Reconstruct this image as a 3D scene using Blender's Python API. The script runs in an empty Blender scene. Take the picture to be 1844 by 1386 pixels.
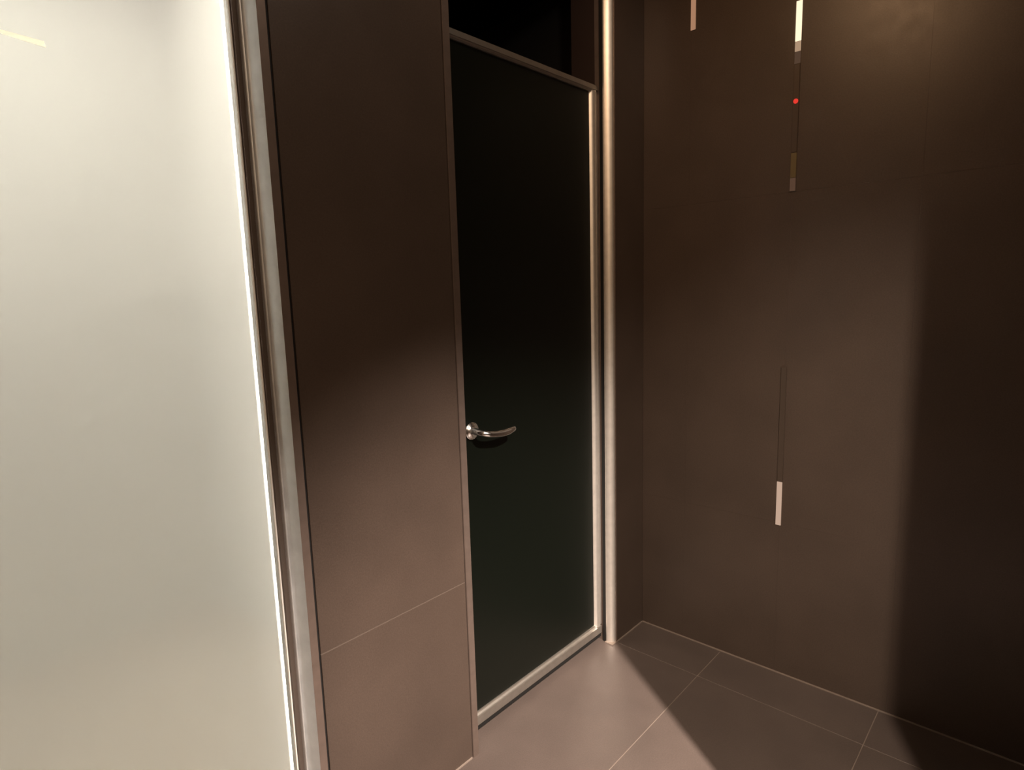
import bpy, bmesh, math, random
from mathutils import Vector, Matrix, Euler

random.seed(4)
SC = bpy.context.scene
COL = SC.collection

# ------------------------------------------------------------------ camera
cam_data = bpy.data.cameras.new('camera')
cam_data.sensor_fit = 'HORIZONTAL'
cam_data.sensor_width = 36.0
cam_data.lens = 1106.6 / 1844.0 * 36.0
cam_data.clip_start = 0.02
cam = bpy.data.objects.new('camera', cam_data)
COL.objects.link(cam)
YAW, PITCH, ROLL = -0.8338, 1.4202, -0.0294
cam.matrix_world = (Matrix.Translation((-2.1519, -1.2451, 1.4)) @ Matrix.Rotation(YAW, 4, 'Z')
                    @ Matrix.Rotation(PITCH, 4, 'X') @ Matrix.Rotation(ROLL, 4, 'Z'))
SC.camera = cam

# ------------------------------------------------------------------ view and world
SC.view_settings.view_transform = 'Standard'
SC.view_settings.look = 'None'
SC.view_settings.gamma = 1.0
SC.view_settings.use_curve_mapping = False
SC.view_settings.exposure = 0.0
world = bpy.data.worlds.new('world')
SC.world = world
world.use_nodes = True
world.node_tree.nodes['Background'].inputs[0].default_value = (0.002, 0.0014, 0.001, 1)
world.node_tree.nodes['Background'].inputs[1].default_value = 1.0

ZC = 2.84          # ceiling height


def spot(name, loc, target, power, color, angle, blend, radius):
    d = bpy.data.lights.new(name, 'SPOT')
    d.energy = power
    d.color = color
    d.spot_size = math.radians(angle)
    d.spot_blend = blend
    d.shadow_soft_size = radius
    o = bpy.data.objects.new(name, d)
    o.location = loc
    o.rotation_euler = (Vector(target) - Vector(loc)).to_track_quat('-Z', 'Y').to_euler()
    COL.objects.link(o)
    return o


def area(name, loc, target, power, color, sx, sy, spread=180):
    d = bpy.data.lights.new(name, 'AREA')
    d.shape = 'RECTANGLE'
    d.size, d.size_y = sx, sy
    d.energy = power
    d.color = color
    d.spread = math.radians(spread)
    o = bpy.data.objects.new(name, d)
    o.location = loc
    o.rotation_euler = (Vector(target) - Vector(loc)).to_track_quat('-Z', 'Y').to_euler()
    COL.objects.link(o)
    return o


# lobby downlights behind the camera: the corner of wall_front cuts both beams
spot('downlight_near', (-1.72, -2.36, ZC - 0.06), (-0.86, -0.74, 0.0), 1350, (1.0, 0.84, 0.73), 55, 0.8, 0.012)
spot('downlight_far', (-2.43, -2.155, 2.60), (-0.12, -0.74, 0.28), 330, (1.0, 0.83, 0.68), 46, 1.0, 0.03)
# wide warm unseen fill, added to brighten the metal frames and upper walls
area('lobby_fill', (-3.1, -2.60, ZC - 0.03), (-3.1, -2.60, 0), 50, (1.0, 0.68, 0.42), 0.6, 0.4)
# unseen spots added to brighten the post, jamb and upper right wall
spot('nook_fill', (-1.15, -0.75, ZC - 0.05), (-0.92, 0.0, 2.0), 11, (1.0, 0.82, 0.66), 104, 0.5, 0.04)
spot('right_wall_fill', (-1.45, -0.55, ZC - 0.05), (0.0, -0.50, 1.75), 26, (1.0, 0.58, 0.30), 84, 1.0, 0.04)
# the lit room behind the frosted glass
area('inner_light', (-2.2, 0.95, ZC - 0.03), (-2.2, 1.25, 0), 37, (1.0, 0.96, 0.915), 1.8, 0.5, 150)
spot('inner_downlight', (-1.60, 0.25, ZC - 0.10), (-1.50, 0.30, 0.0), 34, (1.0, 0.84, 0.62), 60, 0.9, 0.04)
# unseen lamps added behind the frame post for the glass's white edge and glow
area('edge_fill', (-1.537, 0.068, ZC / 2), (-1.620, 0.035, ZC / 2), 5.0, (1.0, 0.95, 0.86), 0.012, ZC - 0.1)
spot('frame_fill', (-1.590, 0.110, 2.36), (-1.595, 0.010, 1.80), 95, (1.0, 0.93, 0.84), 110, 1.0, 0.03)

# ------------------------------------------------------------------ materials


def new_mat(name):
    m = bpy.data.materials.new(name)
    m.use_nodes = True
    nt = m.node_tree
    for n in list(nt.nodes):
        nt.nodes.remove(n)
    out = nt.nodes.new('ShaderNodeOutputMaterial')
    return m, nt, out


def surface(name, color, rough=0.5, metal=0.0, var=0.0, scale=6.0, bump=0.0, bump_scale=300.0, spec=0.5, rough_var=0.0, fine=0.0):
    m, nt, out = new_mat(name)
    p = nt.nodes.new('ShaderNodeBsdfPrincipled')
    p.inputs['Base Color'].default_value = (*color, 1)
    p.inputs['Roughness'].default_value = rough
    p.inputs['Metallic'].default_value = metal
    p.inputs['Specular IOR Level'].default_value = spec
    nt.links.new(p.outputs[0], out.inputs[0])
    tc = nt.nodes.new('ShaderNodeTexCoord')
    geo = nt.nodes.new('ShaderNodeNewGeometry')
    if var > 0 or fine > 0:
        n = nt.nodes.new('ShaderNodeTexNoise')
        n.inputs['Scale'].default_value = scale
        n.inputs['Detail'].default_value = 5
        nt.links.new(geo.outputs['Position'], n.inputs['Vector'])
        n2 = nt.nodes.new('ShaderNodeTexNoise')
        n2.inputs['Scale'].default_value = 260
        n2.inputs['Detail'].default_value = 2
        nt.links.new(geo.outputs['Position'], n2.inputs['Vector'])
        r = nt.nodes.new('ShaderNodeMapRange')
        r.inputs[1].default_value, r.inputs[2].default_value = 0.3, 0.7
        r.inputs[3].default_value, r.inputs[4].default_value = 1 - var, 1 + var
        nt.links.new(n.outputs['Fac'], r.inputs[0])
        r2 = nt.nodes.new('ShaderNodeMapRange')
        r2.inputs[1].default_value, r2.inputs[2].default_value = 0.25, 0.75
        r2.inputs[3].default_value, r2.inputs[4].default_value = 1 - fine, 1 + fine
        nt.links.new(n2.outputs['Fac'], r2.inputs[0])
        mu = nt.nodes.new('ShaderNodeMath')
        mu.operation = 'MULTIPLY'
        nt.links.new(r.outputs[0], mu.inputs[0])
        nt.links.new(r2.outputs[0], mu.inputs[1])
        sc = nt.nodes.new('ShaderNodeVectorMath')
        sc.operation = 'SCALE'
        sc.inputs[0].default_value = color
        nt.links.new(mu.outputs[0], sc.inputs['Scale'])
        nt.links.new(sc.outputs[0], p.inputs['Base Color'])
    if rough_var > 0:
        n3 = nt.nodes.new('ShaderNodeTexNoise')
        n3.inputs['Scale'].default_value = 25
        nt.links.new(geo.outputs['Position'], n3.inputs['Vector'])
        r3 = nt.nodes.new('ShaderNodeMapRange')
        r3.inputs[3].default_value, r3.inputs[4].default_value = rough - rough_var, rough + rough_var
        nt.links.new(n3.outputs['Fac'], r3.inputs[0])
        nt.links.new(r3.outputs[0], p.inputs['Roughness'])
    if bump > 0:
        nb = nt.nodes.new('ShaderNodeTexNoise')
        nb.inputs['Scale'].default_value = bump_scale
        nb.inputs['Detail'].default_value = 3
        nt.links.new(geo.outputs['Position'], nb.inputs['Vector'])
        b = nt.nodes.new('ShaderNodeBump')
        b.inputs['Strength'].default_value = bump
        b.inputs['Distance'].default_value = 0.001
        nt.links.new(nb.outputs['Fac'], b.inputs['Height'])
        nt.links.new(b.outputs[0], p.inputs['Normal'])
    return m


def emitter(name, color, strength):
    m, nt, out = new_mat(name)
    e = nt.nodes.new('ShaderNodeEmission')
    e.inputs[0].default_value = (*color, 1)
    e.inputs[1].default_value = strength
    nt.links.new(e.outputs[0], out.inputs[0])
    return m


M = {}
M['floor_tile'] = surface('floor_tile', (0.110, 0.086, 0.075), 0.42, var=0.10, scale=5, bump=0.15, fine=0.12, rough_var=0.05)
M['floor_grout'] = surface('floor_grout', (0.25, 0.20, 0.165), 0.8, var=0.10, scale=30)
M['wall_tile'] = surface('wall_tile', (0.080, 0.058, 0.046), 0.38, var=0.10, scale=4, bump=0.15, fine=0.14, rough_var=0.05)
M['wall_grout'] = surface('wall_grout', (0.145, 0.112, 0.09), 0.8)
M['wall_backing'] = surface('wall_backing', (0.045, 0.032, 0.025), 0.8)
M['ceiling'] = surface('ceiling_paint', (0.25, 0.2, 0.16), 0.8)
M['aluminium'] = surface('brushed_aluminium', (0.47, 0.44, 0.40), 0.46, metal=0.9, var=0.06, scale=40, bump=0.08)
M['jamb_metal'] = surface('jamb_aluminium', (0.90, 0.86, 0.80), 0.47, metal=0.9, var=0.05, scale=40, bump=0.05)
M['pale_metal'] = surface('pale_anodised', (0.88, 0.89, 0.89), 0.45, metal=0.88, var=0.06, scale=25)
M['bronze'] = surface('satin_bronze', (0.24, 0.185, 0.157), 0.45, metal=0.6, var=0.08, scale=30)
M['dark_channel'] = surface('dark_channel', (0.11, 0.085, 0.07), 0.5, metal=0.3)
M['gap_shade'] = surface('black_gap_shade', (0.004, 0.0035, 0.003), 0.8)  # near-black colour paints shade into the gaps
M['bead'] = surface('white_glazing_bead', (0.85, 0.83, 0.78), 0.5)
M['chrome'] = surface('chrome', (0.90, 0.89, 0.87), 0.20, metal=1.0)
M['inner_wall'] = surface('inner_wall_paint', (0.62, 0.62, 0.57), 0.7, var=0.03, scale=2)
M['inner_floor'] = surface('inner_floor', (0.37, 0.33, 0.27), 0.6, var=0.05, scale=3)
M['dark_room'] = surface('dark_room_shade', (0.006, 0.004, 0.003), 0.9)  # near-black colour stands in for the darkness of the unlit room
M['reveal'] = surface('reveal_board', (0.022, 0.010, 0.007), 0.7)
M['strip_metal'] = surface('strip_channel', (0.09, 0.067, 0.053), 0.35, metal=0.2)
M['strip_satin'] = surface('strip_olive_piece', (0.16, 0.125, 0.06), 0.4)
M['strip_grey'] = surface('strip_grey_piece', (0.25, 0.20, 0.20), 0.4)
M['glow_hot'] = emitter('glow_bright_piece', (1.0, 0.82, 0.56), 1.25)  # emissive colours for the bright sections of the wall strips
M['glow_fade1'] = emitter('glow_mid_piece', (1.0, 0.66, 0.42), 0.42)  # weaker emission steps paint the fade below the bright section
M['glow_fade2'] = emitter('glow_weak_piece', (1.0, 0.58, 0.36), 0.085)
M['glow_warm'] = emitter('glow_warm_piece', (1.0, 0.52, 0.30), 0.40)
M['glow_pale'] = emitter('glow_pale_piece', (1.0, 0.68, 0.50), 0.55)
M['glow_red'] = emitter('glow_red', (1.0, 0.06, 0.04), 0.8)


def frosted():
    m, nt, out = new_mat('frosted_glass')
    tr = nt.nodes.new('ShaderNodeBsdfTranslucent')
    tr.inputs[0].default_value = (0.92, 0.90, 0.86, 1)
    rf = nt.nodes.new('ShaderNodeBsdfRefraction')
    rf.inputs['Color'].default_value = (0.90, 0.90, 0.86, 1)
    rf.inputs['Roughness'].default_value = 0.22
    rf.inputs['IOR'].default_value = 1.3
    mx = nt.nodes.new('ShaderNodeMixShader')
    mx.inputs[0].default_value = 0.55
    nt.links.new(tr.outputs[0], mx.inputs[1])
    nt.links.new(rf.outputs[0], mx.inputs[2])
    gl = nt.nodes.new('ShaderNodeBsdfGlossy')
    gl.inputs['Roughness'].default_value = 0.35
    fr = nt.nodes.new('ShaderNodeFresnel')
    fr.inputs[0].default_value = 1.3
    m2 = nt.nodes.new('ShaderNodeMixShader')
    nt.links.new(fr.outputs[0], m2.inputs[0])
    nt.links.new(mx.outputs[0], m2.inputs[1])
    nt.links.new(gl.outputs[0], m2.inputs[2])
    nt.links.new(m2.outputs[0], out.inputs[0])
    return m


def clear_back():
    m, nt, out = new_mat('glass_back_face')
    rf = nt.nodes.new('ShaderNodeBsdfRefraction')
    rf.inputs['Color'].default_value = (0.95, 0.95, 0.93, 1)
    rf.inputs['Roughness'].default_value = 0.18
    rf.inputs['IOR'].default_value = 1.3
    nt.links.new(rf.outputs[0], out.inputs[0])
    return m


def dark_glass():
    m, nt, out = new_mat('dark_satin_glass')
    p = nt.nodes.new('ShaderNodeBsdfPrincipled')
    p.inputs['Base Color'].default_value = (0.005, 0.008, 0.005, 1)
    p.inputs['Roughness'].default_value = 0.38
    p.inputs['Transmission Weight'].default_value = 0.45
    p.inputs['IOR'].default_value = 1.45
    nt.links.new(p.outputs[0], out.inputs[0])
    return m


def mark():
    m, nt, out = new_mat('mark_film')
    a = nt.nodes.new('ShaderNodeBsdfTransparent')
    a.inputs[0].default_value = (1, 0.98, 0.94, 1)
    d = nt.nodes.new('ShaderNodeBsdfDiffuse')
    d.inputs[0].default_value = (0.9, 0.85, 0.75, 1)
    t = nt.nodes.new('ShaderNodeBsdfTranslucent')
    t.inputs[0].default_value = (1.0, 0.97, 0.92, 1)
    ad = nt.nodes.new('ShaderNodeAddShader')
    mx = nt.nodes.new('ShaderNodeMixShader')
    mx.inputs[0].default_value = 0.5
    nt.links.new(d.outputs[0], ad.inputs[0])
    nt.links.new(t.outputs[0], ad.inputs[1])
    nt.links.new(a.outputs[0], mx.inputs[1])
    nt.links.new(ad.outputs[0], mx.inputs[2])
    nt.links.new(mx.outputs[0], out.inputs[0])
    return m


M['mark'] = mark()
M['frosted'] = frosted()
M['glass_back'] = clear_back()
M['dark_glass'] = dark_glass()

# ------------------------------------------------------------------ mesh helpers


def link(name, me, parent=None, loc=(0, 0, 0)):
    o = bpy.data.objects.new(name, me)
    o.location = loc
    COL.objects.link(o)
    if parent is not None:
        o.parent = parent
        o.matrix_parent_inverse = Matrix.Translation(parent.location).inverted()
    return o


def mesh_from_bm(name, bm, mat, origin, smooth=False):
    bmesh.ops.translate(bm, verts=bm.verts, vec=-Vector(origin))
    bmesh.ops.recalc_face_normals(bm, faces=bm.faces)
    me = bpy.data.meshes.new(name)
    bm.to_mesh(me)
    bm.free()
    me.materials.append(mat)
    if smooth:
        for f in me.polygons:
            f.use_smooth = True
    return me


def bm_box(bm, x0, x1, y0, y1, z0, z1, bevel=0.0, seg=2):
    r = bmesh.ops.create_cube(bm, size=1.0)
    vs = r['verts']
    for v in vs:
        v.co = Vector((x0 + (v.co.x + .5) * (x1 - x0), y0 + (v.co.y + .5) * (y1 - y0), z0 + (v.co.z + .5) * (z1 - z0)))
    if bevel > 0:
        es = {e for v in vs for e in v.link_edges}
        bmesh.ops.bevel(bm, geom=list(es), offset=bevel, segments=seg, affect='EDGES', clamp_overlap=True)


def box(name, x0, x1, y0, y1, z0, z1, mat, parent=None, bevel=0.0, seg=2):
    bm = bmesh.new()
    bm_box(bm, x0, x1, y0, y1, z0, z1, bevel, seg)
    org = ((x0 + x1) / 2, (y0 + y1) / 2, z0)
    return link(name, mesh_from_bm(name, bm, mat, org), parent, org)


def sharpen(bm, limit=0.7):
    bm.normal_update()
    for e in bm.edges:
        if len(e.link_faces) == 2 and e.link_faces[0].normal.angle(e.link_faces[1].normal, 0) > limit:
            e.smooth = False


def prism_z(name, pts, z0, z1, mat, parent=None, smooth=False):
    """closed plan outline (x, y) extruded upward"""
    bm = bmesh.new()
    lo = [bm.verts.new((x, y, z0)) for x, y in pts]
    hi = [bm.verts.new((x, y, z1)) for x, y in pts]
    n = len(pts)
    for i in range(n):
        f = bm.faces.new((lo[i], lo[(i + 1) % n], hi[(i + 1) % n], hi[i]))
        f.smooth = smooth
    bm.faces.new(lo[::-1])
    bm.faces.new(hi)
    sharpen(bm)
    org = (sum(p[0] for p in pts) / n, sum(p[1] for p in pts) / n, z0)
    return link(name, mesh_from_bm(name, bm, mat, org), parent, org)


def tube(name, path, radii, mat, parent=None, seg=16, flat=1.0):
    """swept tube along a path with a radius per point"""
    bm = bmesh.new()
    rings = []
    for i, p in enumerate(path):
        p = Vector(p)
        a = Vector(path[max(i - 1, 0)])
        b = Vector(path[min(i + 1, len(path) - 1)])
        t = (b - a).normalized()
        up = Vector((0, 0, 1))
        s = t.cross(up).normalized()
        u = s.cross(t)
        r = radii[i]
        rings.append([bm.verts.new(p + s * math.cos(k / seg * math.tau) * r * flat + u * math.sin(k / seg * math.tau) * r) for k in range(seg)])
    for i in range(len(rings) - 1):
        for k in range(seg):
            bm.faces.new((rings[i][k], rings[i][(k + 1) % seg], rings[i + 1][(k + 1) % seg], rings[i + 1][k]))
    bm.faces.new(rings[0][::-1])
    bm.faces.new(rings[-1])
    sharpen(bm)
    org = tuple(path[0])
    return link(name, mesh_from_bm(name, bm, mat, org, True), parent, org)


def empty(name, loc):
    o = bpy.data.objects.new(name, None)
    o.empty_display_size = 0.05
    o.location = loc
    COL.objects.link(o)
    return o


def tag(o, label=None, cat=None, group=None, kind=None):
    if label:
        o['label'] = label
    if cat:
        o['category'] = cat
    if group:
        o['group'] = group
    if kind:
        o['kind'] = kind
    return o


def structure(o, label=None):
    return tag(o, label, kind='structure')


G = 0.0013        # half of a tile joint

# ------------------------------------------------------------------ floor with tiles
floor = structure(box('floor', -4.2, 0.14, -3.6, 0.17, -0.10, -0.0015, M['floor_grout']),
                  'brown grey stone tiled floor with thin pale joints')
xe = [0.0] + [-0.2027 - 1.075 * k for k in range(4)]
ye = [0.168] + [0.1934 - 0.5373 * k for k in range(1, 8)]
for i in range(len(xe) - 1):
    for j in range(len(ye) - 1):
        box('floor_tile', xe[i + 1] + G, xe[i] - G, ye[j + 1] + G, ye[j] - G, -0.010, 0.0, M['floor_tile'], floor, 0.0006, 1)

# ------------------------------------------------------------------ wall with the two doors (plane y = 0)
PX0, PX1 = -1.4785, -1.0085
wb = structure(box('wall_back', PX0, -0.99, 0.010, 0.17, 0.0, ZC, M['wall_backing']), 'brown tiled wall between frosted glass and dark glass door')
zj = [0.004, 0.5683, ZC]
for k in range(2):
    box('wall_tile', PX0 + 0.002, PX1, 0.0, 0.0105, zj[k] + (0 if k == 0 else 0.0012), zj[k + 1] - 0.0012, M['wall_tile'], wb, 0.0006, 1)
    if k < 1:
        box('grout_line', PX0 + 0.002, PX1, 0.0015, 0.0105, zj[k + 1] - 0.0012, zj[k + 1] + 0.0012, M['wall_grout'], wb)
# narrow wall piece between door jamb and corner
wc = structure(box('wall_corner', -0.205, 0.0, 0.010, 0.17, 0.0, ZC, M['wall_backing']), 'narrow dark strip of tiled wall in the corner')
for k in range(2):
    box('wall_tile', -0.2045, -0.001, 0.0, 0.0105, zj[k] + 0.00015, zj[k + 1] - 0.00015, M['wall_tile'], wc)
# lintel high above the opening
structure(box('wall_header', -0.99, -0.205, 0.010, 0.17, 2.62, ZC, M['wall_tile']), 'wall over the opening of the dark door')

# right wall (plane x = 0)
zj = [0.004, 0.5683, 1.694, ZC]
wr = structure(box('wall_right', 0.010, 0.14, -3.6, 0.17, 0.0, ZC, M['wall_backing']), 'dark brown tiled wall on the right')
yj = [0.0, -0.187, -0.545, -0.903, -1.261, -1.62, -1.98]
for c in range(len(yj) - 1):
    for k in range(3):
        box('wall_tile', 0.0, 0.0105, yj[c + 1] + 0.00012, yj[c] - 0.00012, zj[k] + 0.00012, zj[k + 1] - 0.00012, M['wall_tile'], wr)

# pale silicone joint where the walls meet the floor
structure(box('trim_1', -1.478, -1.012, -0.0035, 0.0, 0.0, 0.004, M['floor_grout']), 'thin pale sealant line at the foot of the tiled wall')
structure(box('trim_2', -0.203, -0.004, -0.0035, 0.0, 0.0, 0.004, M['floor_grout']), 'thin pale sealant line at the foot of the corner strip')
structure(box('trim_3', -0.0035, 0.0, -1.515, -0.0036, 0.0, 0.004, M['floor_grout']), 'thin pale sealant line at the foot of the right wall')

# wall behind the camera whose end cuts the lobby light
structure(box('wall_front', -1.183, 0.0, -1.665, -1.515, 0.0, ZC, M['wall_tile']), 'wall closing the nook behind the camera')
structure(box('wall_left', -4.3, -4.2, -3.6, 0.17, 0.0, ZC, M['wall_tile']), 'lobby wall on the far left')
structure(box('wall_lobby', -4.2, 0.0, -3.7, -3.6, 0.0, ZC, M['wall_tile']), 'lobby wall behind the camera')
structure(box('ceiling', -4.3, 0.14, -3.7, 3.0, ZC, ZC + 0.1, M['ceiling']), 'dark ceiling')

# ------------------------------------------------------------------ bright metal edge trim left of the dark door
t4 = structure(prism_z('trim_4', [(-1.0065, -0.002), (-1.0055, -0.004), (-0.9845, -0.004), (-0.9825, -0.002), (-0.9825, 0.0095), (-0.984, 0.0098), (-1.0065, 0.0098)],
                       0.0, 2.62, M['bronze']), 'slim satin metal edge trim beside the dark glass door')
box('door_stop', -0.9895, -0.9830, 0.0100, 0.030, 0.0, 2.62, M['bronze'], t4)

# ------------------------------------------------------------------ right jamb: rounded aluminium post
jp = [(-0.2290, 0.0315), (-0.2297, 0.0300)]
for k in range(0, 11):
    t = k / 10
    bulge = 0.0030 * math.sin(math.pi * t)
    jp.append((-0.2300 + 0.0190 * t - 0.78 * bulge, 0.0270 - 0.0255 * t - 0.62 * bulge))
jp += [(-0.2060, 0.0005), (-0.2060, 0.0315)]
jamb = structure(prism_z('door_jamb', jp, 0.0, 2.62, M['jamb_metal'], None, True), 'bright rounded aluminium post right of the dark glass door')
jamb.name = 'trim_5'
box('stile_gap_dark', -0.2275, -0.2060, 0.0316, 0.0465, 0.0, 2.62, M['gap_shade'], jamb)  # black strip paints the shade of the gap beside the stile
box('jamb_foot', -0.235, -0.2035, -0.003, 0.034, 0.0, 0.004, M['floor_grout'], jamb)
box('flange', -0.2060, -0.2005, -0.0025, 0.0, 0.0, 2.62, M['bronze'], jamb)
box('reveal_board', -0.2200, -0.2055, 0.047, 0.17, 0.0, 2.62, M['reveal'], jamb)
box('reveal_edge', -0.2225, -0.2200, 0.047, 0.068, 0.0, 2.62, M['bronze'], jamb)

# ------------------------------------------------------------------ door_2: dark satin glass leaf in an aluminium frame
D0, D1, DY, DZ0, DZ1 = -0.982, -0.2275, 0.050, 0.032, 2.107
d2 = structure(empty('door_2', (D0, DY, 0)), 'dark satin glass door in slim aluminium frame, shut')
RW = 0.045
box('glass_pane', D0 + 0.03, D1 - RW + 0.010, DY + 0.010, DY + 0.020, DZ0 + 0.04, DZ1 - 0.02, M['dark_glass'], d2)


def rail(name, x0, x1, z0, z1, mat, b=0.006):
    return box(name, x0, x1, DY - 0.004, DY + 0.034, z0, z1, mat, d2, b, 3)


rail('bottom_rail', D0, D1, DZ0, DZ0 + 0.048, M['aluminium'], 0.010)
rail('top_rail', D0, D1, DZ1 - 0.026, DZ1, M['aluminium'], 0.007)
rail('left_stile', D0, D0 + 0.040, DZ0 + 0.048, DZ1 - 0.026, M['aluminium'])
sp = [(D1 - RW, DY + 0.034)]
for k in range(0, 11):
    t = k / 10
    bulge = 0.0040 * math.sin(math.pi * t)
    sp.append((D1 - RW + 0.022 * t - 0.55 * bulge, DY + 0.012 - 0.016 * t - 0.83 * bulge))
sp += [(D1 - 0.020, DY - 0.004), (D1 - 0.018, DY + 0.004), (D1, DY + 0.004), (D1, DY + 0.034)]
prism_z('right_stile', sp, DZ0 + 0.040, DZ1 - 0.020, M['jamb_metal'], d2, True)
box('under_door_dark', D0 + 0.004, D1 - 0.004, DY + 0.004, DY + 0.026, DZ0 - 0.012, DZ0, M['gap_shade'], d2)  # black bar stands in for the shadowed floor under the leaf

# lever handle
hz = 0.992
hx = -0.905
bm = bmesh.new()
R0 = Matrix.Translation((hx, DY + 0.0045, hz)) @ Matrix.Rotation(math.pi / 2, 4, 'X')
bmesh.ops.create_cone(bm, cap_ends=True, segments=40, radius1=0.026, radius2=0.026, depth=0.011, matrix=R0)
bmesh.ops.bevel(bm, geom=[e for e in bm.edges if len(e.link_faces) == 2 and e.calc_face_angle() > 0.8], offset=0.003, segments=3, affect='EDGES')
hd = link('door_handle', mesh_from_bm('door_handle', bm, M['chrome'], (hx, DY, hz), True), d2, (hx, DY, hz))
tag(hd, 'chrome lever handle')
yl = DY - 0.050
tube('neck', [(hx, DY, hz), (hx, DY - 0.020, hz), (hx, DY - 0.036, hz - 0.001), (hx + 0.006, yl + 0.004, hz - 0.003), (hx + 0.018, yl, hz - 0.006)],
     [0.0125, 0.010, 0.0095, 0.0095, 0.0095], M['chrome'], hd)
tube('lever', [(hx + 0.018, yl, hz - 0.006), (hx + 0.045, yl - 0.001, hz - 0.011), (hx + 0.075, yl - 0.001, hz - 0.014), (hx + 0.105, yl, hz - 0.0135), (hx + 0.132, yl + 0.003, hz - 0.011), (hx + 0.138, yl + 0.004, hz - 0.010)],
     [0.0095, 0.0095, 0.0110, 0.0110, 0.0095, 0.005], M['chrome'], hd, 16, 0.7)

# dark space behind the door
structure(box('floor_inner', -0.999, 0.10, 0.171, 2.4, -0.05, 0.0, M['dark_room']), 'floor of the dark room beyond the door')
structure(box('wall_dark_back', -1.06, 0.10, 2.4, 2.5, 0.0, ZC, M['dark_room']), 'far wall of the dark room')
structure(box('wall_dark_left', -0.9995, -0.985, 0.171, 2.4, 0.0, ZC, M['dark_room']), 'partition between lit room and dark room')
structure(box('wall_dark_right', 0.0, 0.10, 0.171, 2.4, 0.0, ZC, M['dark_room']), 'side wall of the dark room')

# ------------------------------------------------------------------ post between frosted glass and tiled wall
post = structure(empty('post', (-1.52, 0.0, 0.0)), 'layered aluminium frame post beside the frosted glass')
post.name = 'trim_6'
prism_z('dark_channel', [(-1.5546, 0.004), (-1.5530, -0.004), (-1.5402, 0.002), (-1.5400, 0.0300), (-1.5546, 0.0300)], 0.0, ZC - 0.002, M['dark_channel'], post)
prism_z('thin_bead', [(-1.5398, -0.006), (-1.5385, -0.0075), (-1.5360, -0.0070), (-1.5352, 0.002), (-1.5398, 0.012)], 0.0, ZC - 0.002, M['pale_metal'], post)
pts = []
for k in range(9):
    t = k / 8
    bulge = 0.0016 * math.sin(math.pi * t)
    pts.append((-1.5350 + 0.0155 * t - 0.90 * bulge, 0.0010 - 0.0360 * t - 0.44 * bulge))
pts += [(-1.5195, 0.030), (-1.5350, 0.030)]
prism_z('curved_face', pts, 0.0, ZC - 0.002, M['pale_metal'], post, True)
prism_z('flat_face', [(-1.5194, -0.0350), (-1.5010, -0.0350), (-1.5000, -0.0340), (-1.5000, 0.030), (-1.5194, 0.030)], 0.0, ZC - 0.002, M['bronze'], post)
box('post_gap_dark', -1.4998, -1.4787, -0.0005, 0.030, 0.0, ZC - 0.002, M['gap_shade'], post)  # black strip stands in for the shadow between post and tiles

# ------------------------------------------------------------------ door_1: frosted glass panel
d1 = structure(empty('door_1', (-1.56, 0.01, 0.0)), 'large frosted glass door on the left, lit from behind')
bm = bmesh.new()
bm_box(bm, -3.0, -1.5580, 0.006, 0.016, 0.008, ZC - 0.012)
g = mesh_from_bm('glass_pane', bm, M['frosted'], (-2.28, 0.006, 0.008))
g.materials.append(M['glass_back'])
g.materials.append(M['bead'])
for f in g.polygons:
    if f.normal.y > 0.5:
        f.material_index = 1
    elif abs(f.normal.y) < 0.5:
        f.material_index = 2
link('glass_pane', g, d1, (-2.28, 0.006, 0.008))
box('glazing_bead', -1.5579, -1.5548, 0.000, 0.016, 0.008, ZC - 0.012, M['bead'], d1, 0.001, 1)
# pale translucent sliver set on the front of the glass
bm = bmesh.new()
pv = [(-1.960, 1.822), (-1.8615, 1.8165), (-1.8600, 1.8075), (-1.960, 1.8185)]
a = [bm.verts.new((x, 0.0046, z)) for x, z in pv]
b = [bm.verts.new((x, 0.0058, z)) for x, z in pv]
for i in range(4):
    bm.faces.new((a[i], a[(i + 1) % 4], b[(i + 1) % 4], b[i]))
bm.faces.new(a)
bm.faces.new(b[::-1])
tp = link('mark_strip', mesh_from_bm('mark_strip', bm, M['mark'], (-1.91, 0.005, 1.81)), None, (-1.91, 0.005, 1.81))
tag(tp, 'pale tapered sliver on the frosted glass, upper left', 'mark')

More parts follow.
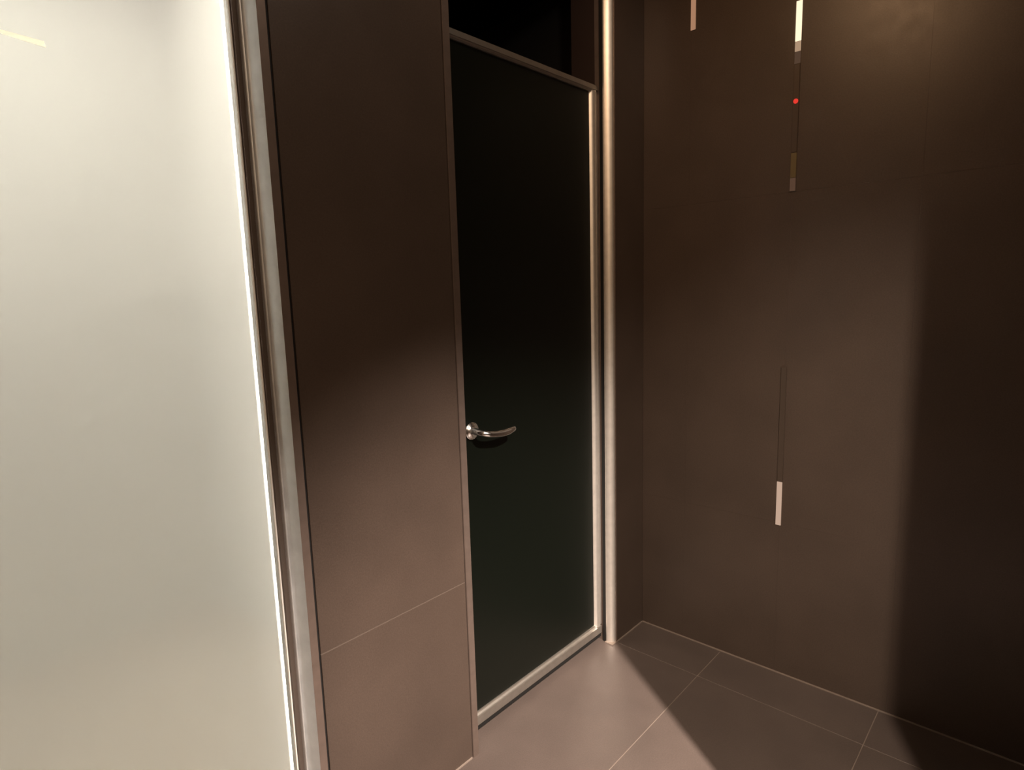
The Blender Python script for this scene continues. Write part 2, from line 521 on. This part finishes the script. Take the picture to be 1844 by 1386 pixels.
# lit room behind the frosted glass
structure(box('floor_lit_room', -4.2, -1.06, 0.175, 1.63, -0.05, 0.0, M['inner_floor']), 'pale floor of the lit room behind the glass')
structure(box('wall_lit_back', -4.2, -1.06, 1.63, 1.70, 0.0, ZC, M['inner_wall']), 'pale wall of the lit room behind the glass')
structure(box('wall_lit_right', -1.06, -1.0, 0.171, 1.70, 0.0, ZC, M['inner_wall']), 'pale side wall of the lit room behind the glass')
structure(box('wall_lit_left', -4.3, -4.2, 0.171, 1.70, 0.0, ZC, M['inner_wall']), 'pale left wall of the lit room behind the glass')
structure(box('wall_lit_front', -4.2, -3.001, 0.018, 0.17, 0.0, ZC, M['inner_wall']), 'wall left of the frosted glass')

# ------------------------------------------------------------------ slim vertical strips on the right wall, bright sections emissive
SW = 0.009


def wall_strip(yc, zb, pieces, label, group='slim vertical strips on the right wall'):
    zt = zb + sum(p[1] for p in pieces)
    root = tag(empty('wall_strip', (0.0, yc, zb)), label, 'light strip', group)
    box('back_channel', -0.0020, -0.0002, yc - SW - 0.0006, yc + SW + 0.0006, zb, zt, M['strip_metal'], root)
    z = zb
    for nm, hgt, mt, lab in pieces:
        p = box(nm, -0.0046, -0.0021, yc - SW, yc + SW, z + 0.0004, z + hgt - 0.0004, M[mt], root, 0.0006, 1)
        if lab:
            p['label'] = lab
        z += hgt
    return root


wall_strip(-0.195, 2.281, [('bright_section', 0.545, 'glow_warm', 'dim copper glow')],
            'dim copper coloured glowing strip near the corner, cut by the top of the photo')
sb = wall_strip(-0.5475, 1.695, [('grey_end', 0.042, 'strip_grey', 'greyish lower end'), ('olive_section', 0.078, 'strip_satin', 'dull olive section'),
                          ('dark_section', 0.268, 'strip_metal', 'brown section'), ('weak_section', 0.036, 'glow_fade2', 'faint end of the glow'),
                          ('fading_section', 0.030, 'glow_fade1', 'fading glow'), ('bright_section', 0.118, 'glow_hot', 'glaring cream section')],
            'tall strip with a glaring cream top and a tiny red dot')
bm = bmesh.new()  # small emissive red sphere set on the strip
bmesh.ops.create_uvsphere(bm, u_segments=14, v_segments=8, radius=0.0075, matrix=Matrix.Translation((-0.0046, -0.5475, 1.971)))
rd = link('red_dot', mesh_from_bm('red_dot', bm, M['glow_red'], (-0.0046, -0.5475, 1.971), True), sb, (-0.0046, -0.5475, 1.971))
rd['label'] = 'small glowing red dot'
wall_strip(-0.5415, 0.560, [('bright_section', 0.158, 'glow_pale', 'pale pinkish glowing section'), ('dark_section', 0.404, 'strip_metal', 'brown section')],
            'low strip with a pale pinkish glowing lower end, nearest the floor')
